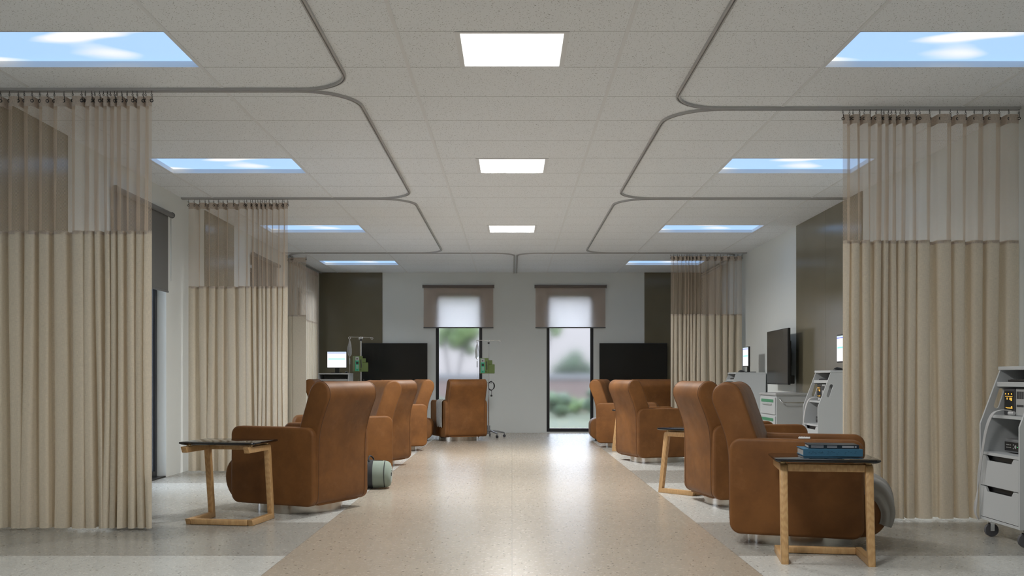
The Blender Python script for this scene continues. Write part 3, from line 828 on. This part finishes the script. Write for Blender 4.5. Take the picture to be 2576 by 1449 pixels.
obj('zip_pull', B(.236, .242, -.075, -.060, .13, .165), 'strap', t)
bm = bmesh.new(); tube(bm, [(-.16, -.01, .281), (.15, -.01, .278)], .004, 6); obj('zip', bm, 'strap', t)

# ================================================================== carts
def make_cart(label, group='white equipment carts'):
    t = thing('equipment_cart', label, 'cart', (0, 0, 0), 0, group)
    W, D = .28, .60
    side = [(0, .12), (0, .79), (.14, 1.165), (D, 1.165), (D, .12)]
    sl = []
    c0, c1_ = Vector((.112, .915)), Vector((.146, 1.02)); d = (c1_-c0).normalized(); nrm = Vector((-d.y, d.x)); r = .019
    for k in range(9): a = -PI/2+PI*k/8; sl.append(tuple(c1_+d*r*math.cos(a)+nrm*r*math.sin(a)))
    for k in range(9): a = PI/2+PI*k/8; sl.append(tuple(c0+d*r*math.cos(a)+nrm*r*math.sin(a)))
    for s in (-1, 1):
        a, b = sorted((s*(W-.018), s*W)); obj('side_panel', PR(side, a, b, 'YZ', holes=[sl]), 'white', t)
    obj('top_panel', B(-W-.003, W+.003, .132, D, 1.165, 1.19, bev=.003), 'white', t)
    obj('back_panel', B(-W+.018, W-.018, D-.015, D, .14, 1.165), 'white', t)
    obj('shelf', B(-W+.0185, W-.0185, .115, D-.015, 1.05, 1.082), 'white', t)
    obj('shelf', B(-W+.0185, W-.0185, .065, D-.015, .832, .852), 'white', t)
    obj('deck', B(-W+.0185, W-.0185, .004, D-.015, .575, .595), 'white', t)
    obj('bottom_panel', B(-W+.0185, W-.0185, .004, D-.015, .12, .138), 'white', t)
    obj('drawer_cavity', B(-W+.019, W-.019, .035, D-.02, .14, .572), 'black', t)
    for z0, z1 in ((.362, .571), (.142, .356)):
        o = [(-W+.02, z0), (W-.02, z0), (W-.02, z1), (.195, z1), (.165, z1-.034), (-.165, z1-.034), (-.195, z1), (-W+.02, z1)]
        obj('drawer', PR(o, .0, .018, 'XZ', bev=.0015, seg=1), 'white', t)
    for sx_ in (-1, 1):
        for y_ in (.06, .54):
            bm = bmesh.new(); cyl(bm, (sx_*.23-.012, y_, .046), (sx_*.23+.012, y_, .046), .046, 24); c_ = obj('caster', bm, 'rubber', t, 40)
            bm = bmesh.new(); cyl(bm, (sx_*.23, y_, .095), (sx_*.23, y_, .121), .012, 10)
            for k in (-.017, .017): box(bm, sx_*.23+k-.0015, sx_*.23+k+.0015, y_-.014, y_+.014, .04, .10)
            box(bm, sx_*.23-.018, sx_*.23+.018, y_-.014, y_+.014, .096, .101)
            obj('fork', bm, 'chrome', c_)
    return t
def monitor(label, loc, rz):
    t = thing('computer_monitor', label, 'monitor', loc, rz, 'computer monitors on the carts')
    obj('housing', B(-.205, .205, -.012, .018, .095, .425, bev=.005), 'black', t)
    obj('screen', B(-.192, .192, -.0135, -.012, .110, .412), 'screen_white', t)
    obj('title_bar', B(-.192, .192, -.0142, -.0133, .398, .412), 'screen_pale', t)
    obj('menu_bar', B(-.188, .188, -.0142, -.0133, .380, .392), 'screen_blue', t)
    obj('selected_row', B(-.172, .165, -.0142, -.0133, .262, .282), 'screen_cyan', t)
    obj('neck', B(-.045, .045, .018, .05, .01, .26, bev=.006), 'black', t)
    obj('foot', B(-.11, .11, -.07, .13, 0, .012, bev=.004), 'black', t)
    t.scale = (.9, 1, .95)
    return t
def mouse(label, loc, rz):
    bm = bmesh.new(); bmesh.ops.create_uvsphere(bm, u_segments=20, v_segments=12, radius=1, matrix=Matrix.Diagonal((.031, .055, .036, 1)))
    bmesh.ops.bisect_plane(bm, geom=bm.verts[:]+bm.edges[:]+bm.faces[:], plane_co=(0, 0, 0), plane_no=(0, 0, -1), clear_outer=True)
    bmesh.ops.holes_fill(bm, edges=bm.edges[:])
    o = obj('computer_mouse', bm, 'black', None, 60); o.location = loc; o.rotation_euler = (0, 0, rz)
    return tag(o, label, 'mouse', 'computer mice on the carts')
def devices(L, R, w_, where):
    """things standing on a cart; L: local->world"""
    def put(o, x_, y_, z_): o.location = L @ Vector((x_, y_, z_)); o.rotation_euler = (0, 0, R); return o
    t = thing('patient_monitor', 'dark patient monitor with amber readout in %s' % where, 'medical monitor', group='patient monitors')
    obj('housing', B(-.075, .075, -.02, .09, 0, .185, bev=.006), 'darkgrey', t)
    obj('display', B(-.060, .060, -.0215, -.020, .035, .165), 'tvscreen', t)
    bm = bmesh.new()
    for (a, b, c_, d_) in ((-.052, .048, .128, .132), (-.03, -.02, .108, .122), (.008, .02, .106, .122), (.025, .04, .100, .122), (-.045, -.03, .050, .055), (-.028, .048, .047, .053), (.03, .045, .055, .062), (-.05, -.042, .142, .152), (-.012, -.002, .142, .152), (.03, .04, .142, .152)):
        box(bm, a, b, -.0225, -.0212, c_, d_)
    obj('amber_readout', bm, 'amber', t)
    put(t, -.14, .16, .8525)
    t = thing('power_module', 'white socketed module beside the monitor in %s' % where, 'medical device', group='white medical modules')
    obj('housing', B(-.06, .06, -.01, .12, 0, .185, bev=.004), 'lightgrey', t)
    bm = bmesh.new()
    for xx in (-.045, -.012, .02): box(bm, xx, xx+.026, -.0115, -.0095, .115, .165)
    box(bm, -.045, .045, -.0115, -.0095, .06, .075)
    obj('sockets', bm, 'darkgrey', t)
    put(t, .0, .155, .8525)
    t = thing('recorder_unit', 'grey box unit with dark button panel in %s' % where, 'medical device', group='grey recorder units')
    obj('housing', B(-.13, .13, -.0, .20, .006, .098, bev=.010, seg=3), 'midgrey', t, 50)
    obj('front_panel', B(-.118, .118, -.002, .001, .018, .078), 'black', t)
    bm = bmesh.new()
    for k in range(5): box(bm, -.095+.014*k, -.088+.014*k, -.0032, -.0018, .055, .061)
    for k in range(5): box(bm, -.095+.014*k, -.088+.014*k, -.0032, -.0018, .037, .043)
    cyl(bm, (.03, -.0035, .048), (.03, -.001, .048), .012, 14); cyl(bm, (.0, -.003, .060), (.0, -.001, .060), .005, 10); cyl(bm, (.0, -.003, .036), (.0, -.001, .036), .005, 10)
    obj('buttons', bm, 'lightgrey', t)
    obj('indicator', B(.055, .060, -.0032, -.0018, .045, .050), 'led', t)
    obj('foot', B(-.10, .10, .03, .17, 0, .007), 'rubber', t)
    put(t, .0, .10, .5955)
    t = thing('keyboard', 'black keyboard on the upper shelf of %s' % where, 'keyboard', group='keyboards on the carts')
    obj('case', B(-.2, .2, 0, .14, 0, .016, bev=.004), 'black', t)
    bm = bmesh.new()
    for i in range(13):
        for j in range(4): box(bm, -.185+.0285*i, -.163+.0285*i, .012+.031*j, .037+.031*j, .0155, .019)
    obj('keys', bm, 'darkgrey', t); put(t, .02, .15, 1.082)
    # bundle of white leads
    t = thing('lead_bundle', 'white cable leads looping down from the monitor in %s' % where, 'cables', group='lead bundles on the carts')
    rr_ = random.Random(5)
    for k in range(4):
        o_ = k*.010
        pts = [(-.09, .13, .885), (-.10-.4*o_, .07, .888), (-.115-o_, .02, .86), (-.135-o_, -.012, .76), (-.17-.8*o_, -.022, .62), (-.215-.5*o_, -.024-.3*o_, .45), (-.255+.3*o_, -.028, .30), (-.290+o_, -.032, .21-o_), (-.300+1.2*o_, -.024, .155-o_*.6), (-.285+.5*o_, -.008, .118-.004)]
        bm = bmesh.new(); tube(bm, catmull(pts, 6), .0034, 7); obj('lead', bm, 'cable', t, 60)
    bm = bmesh.new(); cyl(bm, (-.11, .125, .868), (-.06, .135, .868), .013, 12); obj('plug', bm, 'whiteplastic', t, 40)
    t.location = L @ Vector((0, 0, 0)); t.rotation_euler = (0, 0, R)
cart = make_cart('nearest white equipment cart, cut off by the picture edge')
def place(o, loc, rz): o.location = loc; o.rotation_euler = (0, 0, rz)
RZ = -PI/2      # front (local -y) faces -X
def cart_at(o, loc, rz, where):
    place(o, loc, rz); L = Matrix.Translation(loc) @ Matrix.Rotation(rz, 4, 'Z')
    devices(L, rz, 1, where)
    m_ = monitor('lit computer monitor on top of %s' % where, L @ Vector((0.02, .36, 1.19)), rz)
    mouse('black mouse on top of %s' % where, L @ Vector((-.20, .20, 1.1905) if False else Vector((.215, .24, 1.1905))), rz)
cart_at(cart, (3.30, 6.75, 0), RZ, 'the nearest white cart')
c2 = dup(cart, (3.335, 11.10, 0), RZ, 'white equipment cart just left of the nearest cart-side curtain')
cart_at(c2, (3.335, 11.13, 0), RZ, 'the white cart beside the side cabinet')
c3 = dup(cart, (3.30, 15.68, 0), RZ, 'white equipment cart behind the angled television')
cart_at(c3, (3.32, 15.66, 0), RZ, 'the white cart behind the angled television')
c4 = dup(cart, (-3.23, 17.86, 0), 0, 'white equipment cart in the far corner below the olive panel')
cart_at(c4, (-3.225, 17.87, 0), 0, 'the far corner white cart')

# bedside cabinet
t = thing('bedside_cabinet', 'low white cabinet with green-labelled drawers and towel rail below the angled television', 'cabinet', (0, 0, 0))
x0, x1, y0, y1 = 3.46, 3.93, 13.08, 13.95
obj('body', B(x0+.02, x1, y0+.02, y1-.02, .05, .87, bev=.004), 'white', t)
obj('worktop', B(x0, x1+.015, y0, y1, .87, .905, bev=.012, seg=3), 'lightgrey', t)
for z0, z1 in ((.62, .85), (.36, .60), (.09, .34)):
    d_ = obj('drawer', B(x0+.004, x0+.02, y0+.05, y1-.05, z0, z1, bev=.006), 'white', t)
    obj('label_strip', B(x0+.001, x0+.0045, y0+.12, y1-.12, z1-.07, z1-.03), 'greenstrip', d_)
    obj('handle', B(x0-.012, x0+.0045, y0+.2, y1-.2, z1-.105, z1-.085, bev=.003), 'lightgrey', d_)
bm = bmesh.new(); tube(bm, catmull([(x0+.06, y0+.02, .84), (x0+.06, y0-.02, .82), (x0+.075, y0-.04, .79), (x0+.11, y0-.045, .782), (x1-.10, y0-.045, .782), (x1-.06, y0-.04, .79), (x1-.05, y0-.02, .82), (x1-.05, y0+.02, .84)], 5), .009, 10); obj('towel_rail', bm, 'chrome', t, 60)
bm = bmesh.new()
for a in (x0+.06, x1-.06):
    for b in (y0+.07, y1-.07): box(bm, a-.02, a+.02, b-.02, b+.02, 0, .05)
obj('plinth_feet', bm, 'darkgrey', t)

# ================================================================== televisions
def tv(label, loc, rz, w_, h_, group='wall televisions', deep=.035):
    t = thing('wall_television', label, 'television', loc, rz, group)
    obj('casing', B(-w_/2, w_/2, 0, deep, -h_/2, h_/2, bev=.004), 'black', t)
    obj('screen', B(-w_/2+.014, w_/2-.014, -.0015, .001, -h_/2+.022, h_/2-.014), 'tvscreen', t)
    obj('maker_mark', B(-.018, .018, -.0012, .001, -h_/2+.006, -h_/2+.012), 'greytype', t)
    return t
t = tv('black wall television left of the far windows, behind the IV stands', (-2.352, YB-.085, 1.41), 0, 1.32, .775)
obj('wall_bracket', B(-.2, .2, .03, .072, -.15, .15), 'black', t)
t = tv('black wall television at the far end beside the curtain', (2.425, YB-.085, 1.41), 0, 1.355, .775)
obj('wall_bracket', B(-.2, .2, .03, .072, -.15, .15), 'black', t)
# tv on the right wall: near end (3.80,13.75), far end (3.72,14.80)
t = tv('black television mounted sideways on the cart-side wall above the cabinet', (3.765, 14.15, 1.40), -PI/2-.03, 1.26, .775)
obj('rear_housing', B(-.42, .46, .035, .09, -.30, .22, bev=.01), 'black', t)
obj('speaker_bar', B(-.5, .52, .035, .12, -.375, -.26, bev=.008), 'black', t)
obj('wall_bracket', B(-.12, .12, .09, .175, -.12, .12), 'black', t)

# ================================================================== IV stands
def iv(loc, rz, label, s=1.0, pole=.012):
    t = thing('iv_stand', label, 'IV stand', loc, rz, 'IV stands with pumps')
    Hh = 1.80*s
    bm = bmesh.new(); cyl(bm, (0, 0, .10), (0, 0, .9), pole*1.25, 16); cyl(bm, (0, 0, .9), (0, 0, Hh), pole, 16); obj('pole', bm, 'chrome', t, 40)
    bm = bmesh.new(); cyl(bm, (0, 0, Hh-.07), (0, 0, Hh-.03), .018, 14); obj('collar', bm, 'darkgrey', t, 40)
    bm = bmesh.new(); cyl(bm, (0, 0, .06), (0, 0, .22), .03, 18); obj('hub', bm, 'greymetal', t, 40)
    bm = bmesh.new(); tube(bm, [(-.20, 0, Hh), (.20, 0, Hh)], .004, 8)
    for s_ in (-1, 1): torus(bm, (s_*.212, 0, Hh-.018), .020, .004, 'Y', 18, 8); torus(bm, (0, s_*.10, Hh-.018), .018, .004, 'X', 14, 8)
    tube(bm, [(0, -.10, Hh), (0, .10, Hh)], .004, 8)
    tube(bm, [(0, 0, Hh-.03), (0, 0, Hh+.01)], .008, 8); obj('bag_hanger', bm, 'chrome', t, 40)
    for k in range(5):
        a = 2*PI*k/5+.15; c_, s_ = math.cos(a), math.sin(a)
        bm = bmesh.new(); tube(bm, [(c_*.02, s_*.02, .125), (c_*.17, s_*.17, .108), (c_*.27, s_*.27, .090), (c_*.30, s_*.30, .086)], [.019, .017, .014, .012], 8)
        lg = obj('leg', bm, 'greymetal', t, 50)
        bm = bmesh.new(); wx, wy = c_*.30, s_*.30
        for o_ in (-.009, .009): cyl(bm, (wx-s_*(o_-.005), wy+c_*(o_-.005), .026), (wx-s_*(o_+.005), wy+c_*(o_+.005), .026), .026, 18)
        cyl(bm, (wx, wy, .03), (wx, wy, .088), .006, 8); obj('caster', bm, 'darkgrey', lg, 40)
    bm = bmesh.new()
    for s_ in (-1, 1): tube(bm, catmull([(s_*.01, 0, 1.02), (s_*.05, -.01, 1.0), (s_*.055, -.01, 1.04), (s_*.05, -.01, 1.08)], 5), .0035, 7)
    obj('lower_hook', bm, 'chrome', t, 50)
    # pump
    p = thing('infusion_pump', 'green infusion pump clamped on %s' % label.split(',')[0].replace('chrome ', 'the '), 'infusion pump', loc, rz, 'green infusion pumps')
    z0 = 1.155*s+.03
    hb = obj('housing', B(-.165, -.012, -.16, -.02, z0, z0+.285, bev=.008), 'green', p)
    obj('clamp_body', B(-.012, .105, -.12, .03, z0, z0+.17, bev=.01), 'green', p)
    obj('clamp_body', B(-.012, .06, -.12, .02, z0+.17, z0+.245, bev=.008), 'green', p)
    f = obj('front_plate', B(-.155, -.085, -.164, -.158, z0+.012, z0+.275, bev=.002, seg=1), 'teal', p)
    obj('upper_plate', B(-.153, -.087, -.1655, -.1635, z0+.205, z0+.273), 'lightgrey', f)
    bm = bmesh.new(); box(bm, -.142, -.098, -.1672, -.165, z0+.135, z0+.182); box(bm, -.137, -.108, -.1672, -.165, z0+.222, z0+.242); cyl(bm, (-.12, -.168, z0+.032), (-.12, -.164, z0+.032), .009, 12)
    obj('display', bm, 'black', f)
    bm = bmesh.new()
    for i in range(3):
        for j in range(5): box(bm, -.138+.015*i, -.128+.015*i, -.1662, -.164, z0+.055+.014*j, z0+.064+.014*j)
    obj('keys', bm, 'lightgrey', f)
    bm = bmesh.new(); tube(bm, catmull([(-.045, -.162, z0+.22), (-.05, -.168, z0+.18), (-.043, -.168, z0+.12), (-.045, -.163, z0+.07)], 5), .009, 8); obj('lever', bm, 'darkgrey', p, 60)
    bm = bmesh.new(); torus(bm, (-.058, -.162, z0+.035), .013, .003, 'Y', 16, 6); obj('dial', bm, 'black', p)
    # fluid bag
    b_ = thing('fluid_bag', 'clear fluid bag hanging from %s' % label.split(',')[0].replace('chrome ', 'the '), 'IV bag', loc, rz, 'clear fluid bags')
    bm = bmesh.new(); prf = [(Hh-.036, .004), (Hh-.07, .012), (Hh-.13, .026), (Hh-.19, .037), (Hh-.25, .040), (Hh-.31, .036), (Hh-.34, .022), (Hh-.355, .006)]
    rg = []
    for z_, r in prf: rg.append([bm.verts.new((-.212+r*math.cos(a)*(1+.12*math.sin(3*a+z_*30)), r*.55*math.sin(a), z_)) for a in [2*PI*k/20 for k in range(20)]])
    for a, b in zip(rg, rg[1:]):
        for k in range(20): bm.faces.new((a[k], a[(k+1) % 20], b[(k+1) % 20], b[k]))
    bm.faces.new(rg[0]); bm.faces.new(rg[-1][::-1]); obj('pouch', bm, 'plastic', b_, 70)
    bm = bmesh.new(); cyl(bm, (-.212, 0, Hh-.50), (-.212, 0, Hh-.385), .011, 12); obj('drip_chamber', bm, 'plastic', b_, 40)
    bm = bmesh.new(); tube(bm, catmull([(-.212, 0, Hh-.35), (-.212, 0, Hh-.39), (-.212, 0, Hh-.50), (-.21, 0, Hh-.62), (-.20, -.01, Hh-.80), (-.14, -.03, Hh-.90), (-.07, -.03, Hh-.85), (-.05, -.02, Hh-.80)], 5), .0022, 6); obj('drip_line', bm, 'whiteplastic', b_, 60)
    # coiled power cord
    c_ = thing('coiled_cord', 'black coiled cord hanging on %s' % label.split(',')[0].replace('chrome ', 'the '), 'cord', loc, rz, 'coiled power cords')
    bm = bmesh.new()
    for k in range(4):
        pts = [(.042+(.052+.003*k)*math.cos(a)+.003*k, -.03-.004*k, .955+(.085-.004*k)*math.sin(a)) for a in [2*PI*i/28+.3*k for i in range(29)]]
        tube(bm, pts, .0042, 6)
    tube(bm, catmull([(.05, -.03, .87), (.055, -.03, .83), (.05, -.03, .79)], 4), .0042, 6); obj('coil', bm, 'black', c_, 60)
    obj('plug', B(.033, .067, -.045, -.015, .755, .79, bev=.005), 'black', c_)
    return t
iv((-.435, 18.5, 0), .10, 'chrome IV stand near the middle of the back wall, in front of the far window', 1.0, .010)
iv((-2.77, 18.25, 0), .45, 'chrome IV stand in the far corner, in front of the olive panel and television', 1.027, .014)

# ================================================================== outdoors
struct(obj('ground_outside', B(-90, 90, YB+WT-.02, 160, -.3, -.06), 'lawn'))
struct(obj('ground_side', B(-90, XL-WT, -40, YB+WT-.02, -.3, -.06), 'kerb'))
t = thing('garden_wall', 'pinkish garden wall with grey coping beyond the lawn', 'wall', (0, 34, -.06))
obj('masonry', B(-16, 16, 0, .3, 0, 1.10), 'pinkwall', t); obj('coping', B(-16.1, 16.1, -.06, .36, 1.10, 1.30, bev=.01), 'coping', t)
def blob(bm, c_, r, seed, sq=1.0, n=3):
    t_ = bmesh.new(); bmesh.ops.create_icosphere(t_, subdivisions=n, radius=1); rr = random.Random(seed); ph = [rr.uniform(0, 6) for _ in range(6)]
    for v in t_.verts:
        d = v.co.normalized(); k = 1+.18*math.sin(5*d.x+ph[0])*math.sin(4*d.y+ph[1])+.12*math.sin(9*d.z+ph[2]+5*d.x)+.10*rr.uniform(-1, 1)
        v.co = d*k*r; v.co.z *= sq
    merge(bm, t_, Matrix.Translation(c_))
def shrub(x_, y_, r, h_, seed, label, m_='leaf'):
    t = thing('garden_shrub', label, 'shrub', (x_, y_, -.06), 0, 'shrubs by the garden wall')
    bm = bmesh.new(); rr = random.Random(seed)
    for k in range(9): blob(bm, (rr.uniform(-.6, .6)*r, rr.uniform(-.4, .4)*r, h_*rr.uniform(.3, .75)), r*rr.uniform(.3, .5), seed*10+k, .9, 2)
    obj('foliage', bm, m_, t, 180)
    bm = bmesh.new()
    for k in range(3): tube(bm, [(.05*k-.05, 0, 0), (.1*k-.1, 0, h_*.5)], .02, 6)
    obj('stems', bm, 'bark', t)
def tree(x_, y_, blobs, trunks, label, m_):
    t = thing('garden_tree', label, 'tree', (x_, y_, -.06), 0, 'trees beyond the garden wall')
    bm = bmesh.new()
    for k, (bx, bz, r) in enumerate(blobs): blob(bm, (bx, (k % 3-1)*.25, bz), r, int(x_*7)+k, .85, 3)
    obj('crown', bm, m_, t, 180)
    bm = bmesh.new()
    for tr_ in trunks: tube(bm, [(a, 0, b) for a, b in tr_], .06, 8)
    obj('trunk', bm, 'bark', t, 60)
tree(-2.25, 38, [(.55, 2.9, .5), (.2, 2.6, .42), (-.35, 2.9, .35), (.7, 3.5, .5), (.05, 3.45, .35), (-.5, 2.55, .25), (.3, 4.1, .6), (-.5, 3.8, .35), (.65, 2.2, .22)], [[(-.05, 0), (-.12, 1.0), (-.35, 2.6)], [(.05, 0), (.15, 1.0), (.45, 2.7)]], 'young bright green tree with a forked trunk outside the far window', 'leafb')
tree(3.6, 60, [(0, 1.9, .7), (.8, 1.7, .55), (-.7, 1.6, .5), (.2, 2.4, .45), (1.4, 1.4, .4)], [[(0, 0), (0, 1.6)]], 'distant rounded tree above the garden wall, framed by the lawn window', 'leaf')
tree(1.45, 36, [(.12, 2.75, .16), (-.05, 2.95, .15), (.28, 2.95, .13), (.05, 3.15, .2)], [[(-.4, 0), (-.35, 1.6), (0, 2.9)]], 'thin tree with a small green sprig beside the lawn window edge', 'leafb')
shrub(1.35, 29.5, .55, .75, 3, 'bushy green shrub at one edge of the lawn window view')
shrub(2.05, 31.3, .45, .55, 4, 'low green shrub in the middle of the lawn window view', 'leafb')
shrub(2.55, 28.5, .5, .95, 5, 'taller green shrub by the frame of the lawn window')
shrub(-1.35, 28, .5, .7, 6, 'green shrub glimpsed beyond the window behind the towel chair')
shrub(-2.0, 30, .5, .6, 8, 'green shrub behind the first one outside the same window')
